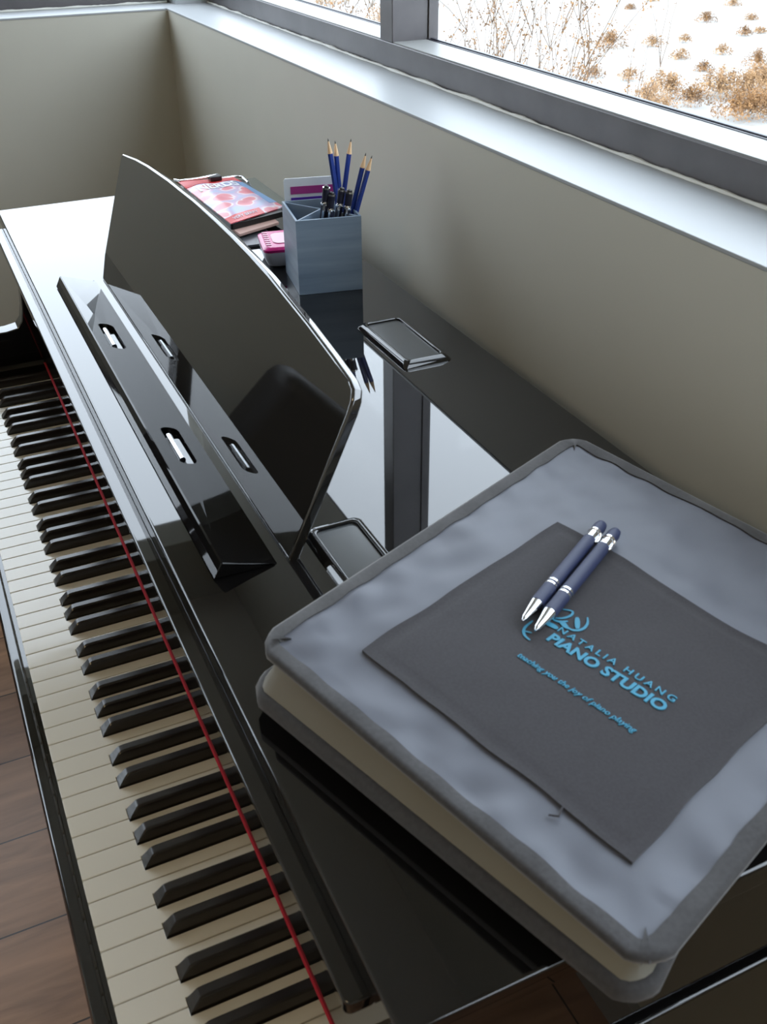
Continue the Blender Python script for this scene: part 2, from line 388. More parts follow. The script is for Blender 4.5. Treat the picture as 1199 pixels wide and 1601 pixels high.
M['pencil'] = mat('pencil blue', lin((38, 62, 140)), .3, coat=.3)
M['wood'] = mat('pencil wood', lin((222, 188, 148)), .6)
M['lead'] = mat('graphite', (.03, .03, .035), .4)
def pencil(base, tip, label):
    base = Vector(base); tip = Vector(tip); d = (tip-base).normalized(); L = (tip-base).length
    e = empty('pencil', *base, label, 'pencil', 'blue pencils in the cup')
    MB().tube([base, tip - d*19], 3.6, 6).make('barrel', M['pencil'], e, angle=20)
    MB().tube([tip - d*19.3, tip - d*3.4], [3.55, 1.0], 10).make('sharpened_wood', M['wood'], e)
    MB().tube([tip - d*3.8, tip], [1.1, .25], 8).make('lead_point', M['lead'], e)
PEN = [  # base inside the cup, tip
    ((-898, 540, 206), (-905, 519, 391), 'blue pencil with pale tip, leftmost of the five in the cup'),
    ((-912, 543, 206), (-905, 529, 387), 'blue pencil just right of the leftmost one, its pale tip slightly lower'),
    ((-915, 524, 206), (-905, 552, 387), 'blue pencil leaning right, middle of the five in the cup'),
    ((-893, 519, 206), (-873, 559, 375), 'blue pencil with darker tip, second from the right in the cup'),
    ((-884, 517, 206), (-868, 565.5, 372), 'blue pencil with dark lead, rightmost of the five in the cup'),
]
M['pen_blue'] = mat('navy rubber', lin((40, 48, 80)), .5)
M['pen_dark'] = mat('dark barrel', lin((30, 32, 50)), .35)
def stylus_pen(base, top, label, name='ballpoint_pen', group='dark pens in the cup'):
    base = Vector(base); top = Vector(top); d = (top-base).normalized()
    e = empty(name, *base, label, 'pen', group)
    MB().tube([base, base + d*8], [1.2, 4], 12).make('tip', M['steel'], e)
    MB().tube([base + d*8, top - d*26], 4.9, 14).make('barrel', M['pen_dark'], e)
    MB().tube([top - d*26, top - d*24, top-d*23.8, top-d*21], [5.1, 5.3, 4.8, 4.4], 14).make('ring', M['steel'], e)
    MB().tube([top - d*21, top - d*5], [4.6, 5.0], 14).make('grip', M['pen_dark'], e)
    MB().tube([top - d*5, top - d*3], [5.4, 5.3], 14).make('collar', M['steel'], e)
    MB().tube([top - d*3, top - d*1.2, top], [3.6, 3.4, 1.6], 12).make('stylus_tip', M['satin'], e)
    s_ = d.cross(Vector((0, 0, 1))); s_ = Vector((-.35, -.93, 0)) if s_.length < .4 else s_.normalized()
    s_ = Vector((.85, -.5, 0)); s_ = (s_ - d*s_.dot(d)).normalized()
    MB().tube([top - d*24, top - d*23 + s_*6.5, top - d*40 + s_*7.2, top - d*56 + s_*5.6], [1.9, 1.9, 1.8, 1.5], 8).make('clip', M['steel'], e)

for a in PEN: pencil(*a)
for base, top, lab in (
    ((-885, 486, 206), (-878, 504, 339), 'dark stylus pen with silver collar, leftmost of the four in the cup'),
    ((-877, 494, 206), (-873, 509, 331), 'dark stylus pen second from left, standing lowest in the cup'),
    ((-880, 503, 206), (-877, 525.5, 334), 'dark stylus pen third from left in the cup'),
    ((-868, 511, 206), (-869, 533, 332), 'dark stylus pen rightmost of the four, before the two right pencils')):
    stylus_pen(base, top, lab)

# card of index flags standing in the rear compartment
M['card'] = mat('white card', lin((205, 212, 218)), .35)
M['magenta'] = mat('magenta flags', lin((150, 45, 120)), .4)
M['violet'] = mat('violet flags', lin((72, 30, 150)), .4)
card = empty('index_flag_card', -958, 498, 232, 'white card with magenta and violet sticky flags in the cup', 'sticky flags')
c0 = Vector((-962.5, 474.5, 237)); cx = Vector((16.3, 72.5, 0)); cz = Vector((-2.5, 0, 93))
def cf(u, v, d): q = c0 + cx*u + cz*v + Vector((1, -.22, 0))*d; return (q.x, q.y, q.z)
CARD = 1
MB().prism([(0, 0), (1, 0), (1, .97), (.97, 1), (.03, 1), (0, .97)], cf, 0, 1.4, .2).make('backing_card', M['card'], card)
MB().prism([(.12, .77), (1, .77), (1, .88), (.12, .88)], cf, 1.35, 2.2).make('flag_pad', M['magenta'], card)
MB().prism([(.12, .62), (1, .62), (1, .72), (.12, .72)], cf, 1.35, 2.2).make('flag_pad', M['violet'], card)

# ------------------------------------------------------------------ things behind the music desk
# pile: flat grey folder, clipboards, snack pouch, binder clip
M['folder'] = mat('grey plastic folder', lin((78, 82, 88)), .25)
M['board'] = mat('black clipboard', lin((52, 56, 56)), .35)
M['sheet'] = mat('smoky plastic', lin((118, 124, 116)), .2)
M['paper'] = mat('paper', lin((205, 170, 160)), .7)
def sheet(name, quad, z0, z1, mm, label=None, cat=None, parent=None, bev=.6, rr=6):
    pts = []
    q = [Vector((a, c, 0)) for a, c in quad]; n = len(q)
    for i in range(n):
        p, a, c = q[i], q[i-1], q[(i+1) % n]
        da = (a-p).normalized(); dc = (c-p).normalized()
        for k in range(5):
            t = k/4; v = (p+da*rr)*(1-t)**2 + p*2*t*(1-t) + (p+dc*rr)*t*t; pts.append((v.x, v.y))
    o = MB().prism(pts, lambda u, v, d: (u, v, d), z0, z1, bev, 2).make(name, mm, parent)
    if label: tag(o, label, cat)
    return o
sheet('plastic_folder', [(-1440, 430), (-1440, 520), (-1082, 502), (-1088, 425)], 200.3, 204, M['folder'], 'flat dark grey plastic folder, lowest in the pile behind the desk', 'folder')
cb = empty('clipboard', -1280, 510, 204, 'black clipboard with silver wire clip under the red snack pouch', 'clipboard')
sheet('board', [(-1446, 425), (-1436, 563), (-1232, 556), (-1150, 430)], 204.2, 207.4, M['board'], parent=cb)
MB().tube([(-1425, 455, 209), (-1438, 480, 213), (-1440, 548, 213), (-1434, 560, 212), (-1408, 562, 208.4)], 2.0, 8).make('wire_clip', M['steel'], cb)
sheet('smoky_clipboard', [(-1452, 575), (-1452, 590), (-1290, 590.5), (-1230, 558), (-1400, 566)], 200.3, 203.2, M['sheet'], 'smoky grey plastic board lying next to the wall behind the pile', 'clipboard', rr=3)
sheet('paper_pad', [(-1380, 436), (-1372, 520), (-1150, 528), (-1120, 452)], 207.6, 212, M['paper'], 'pinkish paper pad sandwiched beneath the red snack pouch', 'paper', rr=2)
sheet('document_wallet', [(-1385, 436), (-1378, 528), (-1172, 545), (-1142, 446)], 212.2, 221, M['satin'], 'shiny black plastic wallet directly beneath the red snack pouch', 'folder')

# snack pouch: puffy printed bag
def pouch_mat():
    m = mat('printed foil', (.6, .1, .1), .3); nt = m.node_tree; L = nt.links.new; b = nt.nodes['Principled BSDF']
    tc = nt.nodes.new('ShaderNodeTexCoord')
    vo = nt.nodes.new('ShaderNodeTexVoronoi'); vo.feature = 'F1'; vo.inputs['Scale'].default_value = 30
    nz = nt.nodes.new('ShaderNodeTexNoise'); nz.inputs['Scale'].default_value = 18; nz.inputs['Detail'].default_value = 2
    mv = nt.nodes.new('ShaderNodeVectorMath'); mv.operation = 'SCALE'; mv.inputs['Scale'].default_value = .03
    ad = nt.nodes.new('ShaderNodeVectorMath')
    L(tc.outputs['Object'], nz.inputs['Vector']); L(nz.outputs['Color'], mv.inputs[0]); L(tc.outputs['Object'], ad.inputs[0]); L(mv.outputs[0], ad.inputs[1]); L(ad.outputs[0], vo.inputs['Vector'])
    cr = nt.nodes.new('ShaderNodeValToRGB'); e = cr.color_ramp.elements
    e[0].position = .2; e[0].color = (*lin((205, 95, 110)), 1); e[1].position = .9; e[1].color = (*lin((165, 175, 205)), 1)
    for p, c in ((.5, (215, 120, 130)), (.56, (225, 215, 220)), (.66, (196, 160, 190))):
        q = e.new(p); q.color = (*lin(c), 1)
    m1 = nt.nodes.new('ShaderNodeMath'); m1.operation = 'MULTIPLY'; m1.inputs[1].default_value = 30
    L(vo.outputs['Distance'], m1.inputs[0]); m1.inputs[1].default_value = 1.15; L(m1.outputs[0], cr.inputs[0])
    L(cr.outputs[0], b.inputs['Base Color'])
    return m
M['print'] = pouch_mat()
M['red'] = mat('red foil', lin((205, 45, 48)), .3)
M['blue'] = mat('blue foil', lin((120, 160, 205)), .3)
M['whiteink'] = mat('white ink', lin((225, 228, 240)), .5)
pq = [Vector((-1412, 436, 0)), Vector((-1398, 533, 0)), Vector((-1190, 552, 0)), Vector((-1142, 446, 0))]   # A(left/far) B(far right) C(near right) D(near left)
def pouch_pt(s, t, off=0):
    # s: 0 far .. 1 near ; t: 0 left .. 1 right (towards wall)
    a = pq[0]*(1-s) + pq[3]*s; b_ = pq[1]*(1-s) + pq[2]*s; q = a*(1-t) + b_*t
    e = min(s, 1-s)*5; f = min(t, 1-t)*5
    h = 5.5*min(1, e)*min(1, f)*(0 if s < .16 else 1) + 1.2*noise.noise(Vector((s*7, t*5, 1)))*min(1, e*2)*min(1, f*2)
    return Vector((q.x, q.y, 223 + max(0, h) + off))
pouch = empty('snack_pouch', -1280, 490, 222, 'red and pink printed candy pouch on top of the pile', 'candy bag')
def pouch_patch(name, s0, s1, t0, t1, off, mm, thick=1.0, shape=None):
    mb = MB(); bm = mb.bm; ns, nt_ = 24, 16
    g_ = [[bm.verts.new(pouch_pt(s0+(s1-s0)*i/ns, (t0 + (t1-t0)*j/nt_), off)) for j in range(nt_+1)] for i in range(ns+1)]
    h_ = [[bm.verts.new(pouch_pt(s0+(s1-s0)*i/ns, (t0 + (t1-t0)*j/nt_), off) - Vector((0, 0, thick))) for j in range(nt_+1)] for i in range(ns+1)]
    for i in range(ns):
        for j in range(nt_):
            bm.faces.new((g_[i][j], g_[i][j+1], g_[i+1][j+1], g_[i+1][j])); bm.faces.new((h_[i][j], h_[i+1][j], h_[i+1][j+1], h_[i][j+1]))
    for i in range(ns):
        bm.faces.new((g_[i][0], g_[i+1][0], h_[i+1][0], h_[i][0])); bm.faces.new((g_[i][nt_], h_[i][nt_], h_[i+1][nt_], g_[i+1][nt_]))
    for j in range(nt_):
        bm.faces.new((g_[0][j], h_[0][j], h_[0][j+1], g_[0][j+1])); bm.faces.new((g_[ns][j], g_[ns][j+1], h_[ns][j+1], h_[ns][j]))
    return mb.make(name, mm, pouch, angle=60)
pouch_patch('pouch_body', 0, 1, 0, 1, 0, M['print'], 1.6)
pouch_patch('red_header', 0.0, .17, -.005, 1.005, .5, M['red'])
pouch_patch('red_footer', .90, 1.004, -.005, .62, .5, M['red'])
pouch_patch('blue_border', .18, .86, .86, 1.004, .5, M['blue'])
def to_mesh_text(body, bold=0.0, spacing=1.0, shear=0.0):
    cu = bpy.data.curves.new('txt', 'FONT'); cu.body = body; cu.size = 1.0; cu.offset = bold; cu.space_character = spacing; cu.shear = shear
    cu.resolution_u = 3; cu.extrude = .5
    o = bpy.data.objects.new('txt', cu); COL.objects.link(o)
    dg = bpy.context.evaluated_depsgraph_get(); dg.update()
    me = bpy.data.meshes.new_from_object(o.evaluated_get(dg)); bpy.data.objects.remove(o); bpy.data.curves.remove(cu)
    return me
def text_part(name, body, fn, mm, parent, bold=0, spacing=1, thick=.25, shear=0, width=1, height=1, maxedge=None):
    """fn(u 0..1 along, v in cap heights) -> xyz mm; extruded by thick towards -z"""
    me = to_mesh_text(body, bold, spacing, shear)
    xs = [v.co.x for v in me.vertices]; x0, x1 = min(xs), max(xs)
    bm = bmesh.new(); bm.from_mesh(me); cap = .70
    for v in bm.verts:
        q = Vector(fn((v.co.x - x0)/(x1-x0), v.co.y/cap)); q.z += thick*(v.co.z + .5)
        v.co = q
    mb = MB(); mb.bm.free(); mb.bm = bm
    return mb.make(name, mm, parent, smooth=False)
def pouch_text(u, v):
    s = .33 - v*.115; t = .12 + u*.72
    return pouch_pt(s, t, .45)
text_part('printed_name', 'NERDS', pouch_text, M['whiteink'], pouch, bold=.03, thick=.3)
text_part('printed_line', 'VERY BERRY', lambda u, v: pouch_pt(.965 - v*.035, .1 + u*.45, 1.0), M['whiteink'], pouch, thick=.2)
bc = empty('binder_clip', -1400, 490, 224, 'small silver and black wire clip on the red top of the candy pouch', 'clip')
MB().tube([(-1415, 430, 227), (-1392, 434, 230), (-1392, 480, 231), (-1400, 505, 230)], 2.0, 8).make('wire_handle', M['steel'], bc)
MB().box(-1404, -1384, 487, 508, 223.6, 232, 2).make('clamp', M['satin'], bc)

# pink and white case
M['pinkcase'] = mat('magenta plastic', lin((196, 25, 120)), .25)
M['pinkpad'] = mat('pale pink', lin((240, 200, 215)), .4)
M['whiteplas'] = mat('white plastic', lin((225, 225, 232)), .3)
case = empty('eraser_case', -1015, 490, 200, 'white case with magenta lid beside the pencil cup', 'case')
ca = Vector((-1060, 462, 0)); cu_ = Vector((82, -18, 0)); cv_ = Vector((14, 71, 0))
def casef(u, v, z): q = ca + cu_*u + cv_*v; return (q.x, q.y, z)
def loft(levels, name, mm, parent, cap=True):
    mb = MB(); bm = mb.bm; rs = []
    for ins, z in levels: rs.append([bm.verts.new(casef(u, v, z)) for u, v in rrect(ins, 1-ins, ins, 1-ins, .14, 5)])
    n = len(rs[0])
    for a, c in zip(rs, rs[1:]):
        for i in range(n): bm.faces.new((a[i], a[(i+1) % n], c[(i+1) % n], c[i]))
    bm.faces.new(rs[0][::-1]); bm.faces.new(rs[-1]); return mb.make(name, mm, parent, angle=50)
loft([(.16, 200.2), (.08, 203), (.0, 216), (-.01, 225)], 'base', M['whiteplas'], case)
loft([(-.015, 225.1), (-.015, 228.6), (.03, 231.2), (.07, 232)], 'lid', M['pinkcase'], case)
loft([(.22, 231.6), (.22, 233), (.24, 233.4)], 'lid_panel', M['pinkpad'], case)
for k in range(7):
    u0 = .12 + k*.11
    MB().prism([(u0, .07), (u0+.05, .07), (u0+.07, .17), (u0+.02, .17)], lambda u, v, d: casef(u, v, d), 231.4, 232.8).make('lid_slot', M['pinkpad'], case)

# ------------------------------------------------------------------ tote bag
M['fab'] = mat('grey nylon', lin((90, 94, 105)), .5, sheen=.15)
M['fab_side'] = mat('grey nylon side', lin((112, 108, 96)), .6)
M['bind'] = vary(mat('charcoal binding', lin((78, 80, 84)), .8, sheen=.3), lin((44, 43, 45)), lin((55, 54, 56)), 300)
M['pocket'] = vary(mat('black pocket', lin((58, 57, 64)), .85, sheen=.2), lin((38, 36, 41)), lin((45, 43, 48)), 500)
M['cyan'] = mat('cyan print', lin((55, 140, 172)), .6)
A_, B_, C_, D_ = Vector((-147, 150, 251)), Vector((158, 247, 241)), Vector((-308, 515, 243)), Vector((20, 612, 226))
def bil(s, t): return A_*(1-s)*(1-t) + B_*s*(1-t) + C_*(1-s)*t + D_*s*t
POC = [Vector((-110, 211, 0)), Vector((104, 276, 0)), Vector((25, 487, 0)), Vector((-189, 420, 0))]
def inv(x, y):
    s = t = .5
    for _ in range(12):
        q = bil(s, t); ds = (B_-A_)*(1-t) + (D_-C_)*t; dt = (C_-A_)*(1-s) + (D_-B_)*s
        ex_, ey_ = x-q.x, y-q.y; det = ds.x*dt.y - ds.y*dt.x
        s += (ex_*dt.y - ey_*dt.x)/det; t += (ey_*ds.x - ex_*ds.y)/det
    return s, t
def in_pocket(x, y):
    d = 1e9
    for i in range(4):
        a = POC[i]; c = POC[(i+1) % 4]; e = (c-a).normalized(); d = min(d, e.x*(y-a.y) - e.y*(x-a.x))
    return d                                     # >0 inside
def H(x, y):
    s, t = inv(x, y); z = bil(s, t).z
    pd = in_pocket(x, y); k = max(0, min(1, (-pd+4)/26)); k2 = .12 + .88*k
    ed = min(s*320, (1-s)*320, t*400, (1-t)*400)
    e = max(0, min(1, ed/14))
    w_ = noise.noise(Vector((x*.016, y*.024, 1.7)))*3.6 + noise.noise(Vector((x*.045+3, y*.03, 5)))*2.0
    rip = math.sin((s*320 if t > .9 or t < .1 else t*400)*.16)*1.3*max(0, 1-ed/38)
    return z + (w_*k2 + rip*k)*e + 3.5*math.sin(math.pi*min(1, max(0, s)))*math.sin(math.pi*min(1, max(0, t)))
bag = empty('tote_bag', -60, 380, 200, 'grey folded tote bag with charcoal edging and black front pocket', 'bag')
NS, NT = 90, 110
mb = MB(); bm = mb.bm
def TP(s, t, off=0):
    q = bil(s, t); bow = 0
    return Vector((q.x, q.y, H(q.x, q.y) + off))
g_ = [[bm.verts.new(TP(.008+.984*i/NS, .008+.984*j/NT)) for j in range(NT+1)] for i in range(NS+1)]
h_ = [[bm.verts.new(TP(.008+.984*i/NS, .008+.984*j/NT, -2.0)) for j in range(NT+1)] for i in range(NS+1)]
for i in range(NS):
    for j in range(NT):
        bm.faces.new((g_[i][j], g_[i+1][j], g_[i+1][j+1], g_[i][j+1])); bm.faces.new((h_[i][j], h_[i][j+1], h_[i+1][j+1], h_[i+1][j]))
def rim(a, c): bm.faces.new((a[0], a[1], c[1], c[0]))
for i in range(NS):
    bm.faces.new((g_[i][0], h_[i][0], h_[i+1][0], g_[i+1][0])); bm.faces.new((g_[i][NT], g_[i+1][NT], h_[i+1][NT], h_[i][NT]))
for j in range(NT):
    bm.faces.new((g_[0][j], g_[0][j+1], h_[0][j+1], h_[0][j])); bm.faces.new((g_[NS][j], h_[NS][j], h_[NS][j+1], g_[NS][j+1]))
mb.make('front_panel', M['fab'], bag, angle=80)
def loop_pts(n=48):
    pts = []
    for a in range(n): pts.append((a/n, 0))
    for a in range(n): pts.append((1, a/n))
    for a in range(n): pts.append((1-a/n, 1))
    for a in range(n): pts.append((0, 1-a/n))
    return pts
def round_st(s, t, r=.035):
    # pull the corner in a little
    for cs in (0, 1):
        for ct in (0, 1):
            ds, dt = abs(s-cs), abs(t-ct)
            if ds < r and dt < r:
                k = (1-ds/r)*(1-dt/r); s += (1 if cs == 0 else -1)*k*.016; t += (1 if ct == 0 else -1)*k*.016
    return s, t
def band(sections, name, mm, closed=True):
    """sections: list of rings (list of points) lofted around the perimeter"""
    mb = MB(); bm = mb.bm
    V = [[bm.verts.new(p) for p in r] for r in sections]; n = len(V); m_ = len(V[0])
    for i in range(n):
        a = V[i]; c = V[(i+1) % n]
        for k in range(m_): bm.faces.new((a[k], a[(k+1) % m_], c[(k+1) % m_], c[k]))
    return mb.make(name, mm, bag, angle=70)
secs = []
cen = bil(.5, .5)
for s, t in loop_pts():
    s2, t2 = round_st(s, t); q = bil(s2, t2); z = H(q.x, q.y)
    if s in (0, 1) and t not in (0, 1): dirv = (B_-A_).normalized()*(1 if s == 0 else -1)
    elif t in (0, 1) and s not in (0, 1): dirv = (C_-A_).normalized()*(1 if t == 0 else -1)
    else: dirv = (cen-q).normalized()
    dirv.z = 0; dirv.normalize(); wv = (9 if (s in (0, 1)) != (t in (0, 1)) else 15) + 1.2*noise.noise(Vector((q.x*.05, q.y*.05, 9)))
    inn = q + dirv*wv; zi = H(inn.x, inn.y)
    o1 = q - dirv*3.5
    secs.append([Vector((inn.x, inn.y, zi+1.3)), Vector((q.x, q.y, z+2.6)), Vector((o1.x, o1.y, z+.8)), Vector((o1.x+dirv.x*-.3, o1.y+dirv.y*-.3, z-3)), Vector((q.x, q.y, z-5)), Vector((inn.x, inn.y, zi-4))])
band(secs, 'top_edging', M['bind'])
# gusset and lower edging
LA, LB, LC, LD = Vector((-141, 140, 214)), Vector((160, 243, 213)), Vector((-300, 503, 206)), Vector((-45, 590, 206))
def lbil(s, t): return LA*(1-s)*(1-t) + LB*s*(1-t) + LC*(1-s)*t + LD*s*t
gs = []; ls = []
for s, t in loop_pts():
    s2, t2 = round_st(s, t); q = bil(s2, t2); z = H(q.x, q.y) - 5; l = lbil(s2, t2)
    if s in (0, 1) and t not in (0, 1): dirv = (B_-A_).normalized()*(1 if s == 0 else -1)
    elif t in (0, 1) and s not in (0, 1): dirv = (C_-A_).normalized()*(1 if t == 0 else -1)
    else: dirv = (cen-q).normalized()
    dirv.z = 0; dirv.normalize()
    nz_ = noise.noise(Vector((q.x*.018, q.y*.018, 4)))*3.5
    top = Vector((q.x, q.y, z)) + dirv*3; bot = Vector((l.x, l.y, l.z+9)) + dirv*1
    mid1 = top.lerp(bot, .3) + dirv*(7+nz_); mid2 = top.lerp(bot, .65) + dirv*(4+nz_)
    gs.append([top, mid1, mid2, bot, bot + dirv*16 - Vector((0, 0, 2)), top + dirv*16 - Vector((0, 0, 3))])
    ls.append([l + Vector((0, 0, 8)) + dirv*4, l + Vector((0, 0, 9)) - dirv*1, l + Vector((0, 0, 5)) - dirv*5, l + Vector((0, 0, -1.5)) - dirv*5, l + Vector((0, 0, -2.6)) + dirv*8])
band(gs, 'gusset', M['fab_side']); band(ls, 'lower_edging', M['bind'])
# folded back panel: closes the underside
mb = MB(); bm = mb.bm
g_ = [[bm.verts.new(lbil(.01+.98*i/20, .01+.98*j/20) + Vector((0, 0, 1))) for j in range(21)] for i in range(21)]
for i in range(20):
    for j in range(20): bm.faces.new((g_[i][j], g_[i+1][j], g_[i+1][j+1], g_[i][j+1]))
r = bmesh.ops.extrude_face_region(bm, geom=bm.faces[:])
for v in [x for x in r['geom'] if isinstance(x, bmesh.types.BMVert)]: v.co.z += 5
mb.make('back_panel', M['pocket'], bag)
# folded black layer the bag rests on, set back under the edging
mb = MB(); mb.prism([(.10, .09), (.80, .09), (.80, .9), (.10, .9)], lambda u, v, d: (lbil(u, v).x, lbil(u, v).y, d), 200.3, 208, 2, 3)
mb.make('folded_layer', M['satin'], bag)
# pocket
mb = MB(); bm = mb.bm; n = 60
def pock(u, v):
    q = POC[0]*(1-u)*(1-v) + POC[1]*u*(1-v) + POC[2]*u*v + POC[3]*(1-u)*v
    e = (B_-A_).normalized(); f = (C_-A_).normalized()
    w1_ = 2.2*noise.noise(Vector((u*5, v*5, 2)))
    sag = (-4*math.sin(math.pi*u))*(v**4) + 3*math.sin(math.pi*2*u)*(v**6)
    return q + f*(w1_*(abs(v-.5)*2)**6 + sag) + e*(w1_*(abs(u-.5)*2)**6)
def PH(q, off): return Vector((q.x, q.y, H(q.x, q.y) + off))
def pk_off(u, v): d = min(u, 1-u, v, 1-v)*223; return 1.6 + (.7 if d < 1.5 else (-.25 if 6 < d < 8.5 else .2))
g_ = [[bm.verts.new(PH(pock(i/n, j/n), pk_off(i/n, j/n))) for j in range(n+1)] for i in range(n+1)]
for i in range(n):
    for j in range(n): bm.faces.new((g_[i][j], g_[i+1][j], g_[i+1][j+1], g_[i][j+1]))
bd = [e for e in bm.edges if e.is_boundary]
r = bmesh.ops.extrude_edge_only(bm, edges=bd)
for v in [x for x in r['geom'] if isinstance(x, bmesh.types.BMVert)]: v.co.z -= 2.2
pocket = mb.make('front_pocket', M['pocket'], bag, angle=60)
MB().tube([(57, 262, H(57, 262)+1.5), (62, 256, H(62, 256)+2.5), (58, 252, H(58, 252)+1.5)], .7, 6).make('loose_thread', M['pocket'], bag)
# black webbing handle tucked under the rear edge
MB().tube([(-200, 548, 212), (-206, 578, 207), (-180, 586, 207), (-150, 572, 212)], [5, 5, 5, 5], 8).make('handle', M['satin'], bag)

def line_fn(p, q, h):
    p = Vector((*p, 0)); q = Vector((*q, 0)); e = q-p; up = Vector((-e.y, e.x, 0)).normalized()
    return lambda u, v: PH(p + e*u + up*(v*h), 1.9)
text_part('printed_title', 'PIANO STUDIO', line_fn((-68.1, 331.2), (19.0, 362.6), 9.0), M['cyan'], pocket, bold=.035, spacing=1.0, thick=.7)
text_part('printed_name', 'NATALIA HUANG', line_fn((-72.8, 343.2), (15.0, 374.6), 5.8), M['cyan'], pocket, bold=.012, spacing=1.45, thick=.7)
text_part('printed_motto', 'teaching you the joy of piano playing', line_fn((-61.5, 303.7), (27.1, 334.5), 4.6), M['cyan'], pocket, bold=.006, spacing=1.02, shear=.25, thick=.7)
def ribbon(name, pts, w_, mm, parent):
    # smooth the polyline then make a flat ribbon
    P_ = [Vector((a, c, 0)) for a, c in pts]
    for _ in range(3):
        Q = [P_[0]]
        for a, c in zip(P_, P_[1:]): Q += [a*.75+c*.25, a*.25+c*.75]
        Q.append(P_[-1]); P_ = Q
    mb = MB(); bm = mb.bm; prev = None; n = len(P_)
    for i, p in enumerate(P_):
        t = (P_[min(i+1, n-1)] - P_[max(i-1, 0)]).normalized(); nn = Vector((-t.y, t.x, 0))
        k = w_*(.35 + .65*math.sin(math.pi*min(1, max(0, i/(n-1)))))
        a = bm.verts.new(PH(p+nn*k, 2.3)); c = bm.verts.new(PH(p-nn*k, 2.3))
        if prev: bm.faces.new((prev[0], prev[1], c, a))
        prev = (a, c)
    r = bmesh.ops.extrude_face_region(bm, geom=bm.faces[:])
    for v in [x for x in r['geom'] if isinstance(x, bmesh.types.BMVert)]: v.co.z += .3
    return mb.make(name, mm, parent)
for pts, w_ in (([(-91, 360), (-86.5, 366.5), (-82.3, 361.5), (-82.5, 352), (-88, 346)], .9), ([(-76.6, 371.4), (-70.5, 367.6), (-66.3, 360), (-69.5, 351.5), (-79.1, 353.2)], 1.0),
               ([(-79.5, 364.6), (-74.0, 361), (-69.0, 357.5)], 1.9), ([(-71.5, 320.2), (-77.5, 319), (-84.0, 322.5), (-88.4, 333)], 1.0),
               ([(-81.1, 322), (-77.6, 325.4)], .7), ([(-84.0, 339.3), (-79, 343), (-74.3, 344.6)], 2.2), ([(-81, 351), (-75, 350.5), (-71.3, 352.4)], 1.6), ([(-86.5, 346), (-80, 349), (-78.5, 356)], 1.0)):
    ribbon('printed_swirl', pts, w_, M['cyan'], pocket)

# two pens lying on the pocket
def click_pen(tip, end, label):
    tx, ty = tip; ex_, ey_ = end; r = 5.3
    a = Vector((tx, ty, H(tx, ty) + r + 2.1)); b_ = Vector((ex_, ey_, H(ex_, ey_) + r + 3.0)); d = (b_-a).normalized(); L = (b_-a).length
    e = empty('click_pen', a.x, a.y, a.z, label, 'pen', 'navy pens on the tote bag')
    def T(name, segs, mm, n=20): return MB().tube([a + d*(L*x) for x, _ in segs], [q for _, q in segs], n).make(name, mm, e, angle=40)
    T('nib', [(0, .7), (.012, 1.4), (.02, 2.3), (.15, 5.0), (.155, 5.15)], M['steel'])
    T('lower_barrel', [(.153, 5.2), (.157, 5.4), (.305, 5.4), (.308, 5.2)], M['pen_blue'])
    T('band', [(.306, 5.0), (.308, 5.55), (.32, 5.55), (.322, 5.0)], M['steel'])
    T('band_gap', [(.32, 5.2), (.337, 5.2)], M['pen_blue'])
    T('band', [(.335, 5.0), (.337, 5.55), (.349, 5.55), (.351, 5.0)], M['steel'])
    T('upper_barrel', [(.349, 5.2), (.353, 5.4), (.805, 5.4), (.81, 5.1)], M['pen_blue'])
    T('collar', [(.808, 4.4), (.81, 4.8), (.875, 4.8), (.88, 4.4)], M['steel'])
    T('ring', [(.873, 4.8), (.876, 5.5), (.888, 5.5), (.891, 4.8)], M['steel'])
    T('stylus_tip', [(.889, 4.9), (.895, 5.2), (.95, 5.2), (.98, 4.3), (.995, 2.6), (1.0, .6)], M['pen_blue'])
    s_ = Vector((.93, .32, .2)); s_ = (s_ - d*s_.dot(d)).normalized()
    MB().tube([a + d*(L*.885) + s_*4.6, a + d*(L*.865) + s_*6.4, a + d*(L*.80) + s_*6.2, a+d*(L*.79)+s_*5.2], [1.5, 1.4, 1.2, 1.0], 8).make('clip', M['steel'], e)
click_pen((-86.5, 323), (-164.5, 446.5), 'navy click pen on the bag pocket, the left one lying nearer the music desk')
click_pen((-74.0, 325.5), (-152.5, 451.5), 'navy click pen on the bag pocket, the right one touching the printed swirl')

# ------------------------------------------------------------------ dark armchair, added out of view to make the dark reflection in the desk plate
M['leather'] = mat('dark leather', (.012, .011, .012), .5)
ch = empty('armchair', -1500, -900, FL, 'dark armchair added out of view for the dark reflection in the music desk', 'armchair')
MB().box(-1900, -1200, -1300, -560, FL+90, FL+420, 40, 5).make('seat', M['leather'], ch)
MB().box(-1930, -1800, -1300, -560, FL+300, FL+930, 50, 6).make('backrest', M['leather'], ch)
for y0, y1 in ((-1400, -1290), (-570, -460)): MB().box(-1900, -1180, y0, y1, FL+90, FL+620, 40, 5).make('armrest', M['leather'], ch)
for x in (-1860, -1260):
    for y in (-1340, -520): MB().tube([(x, y, FL), (x, y, FL+95)], [16, 22], 12).make('leg', M['satin'], ch)

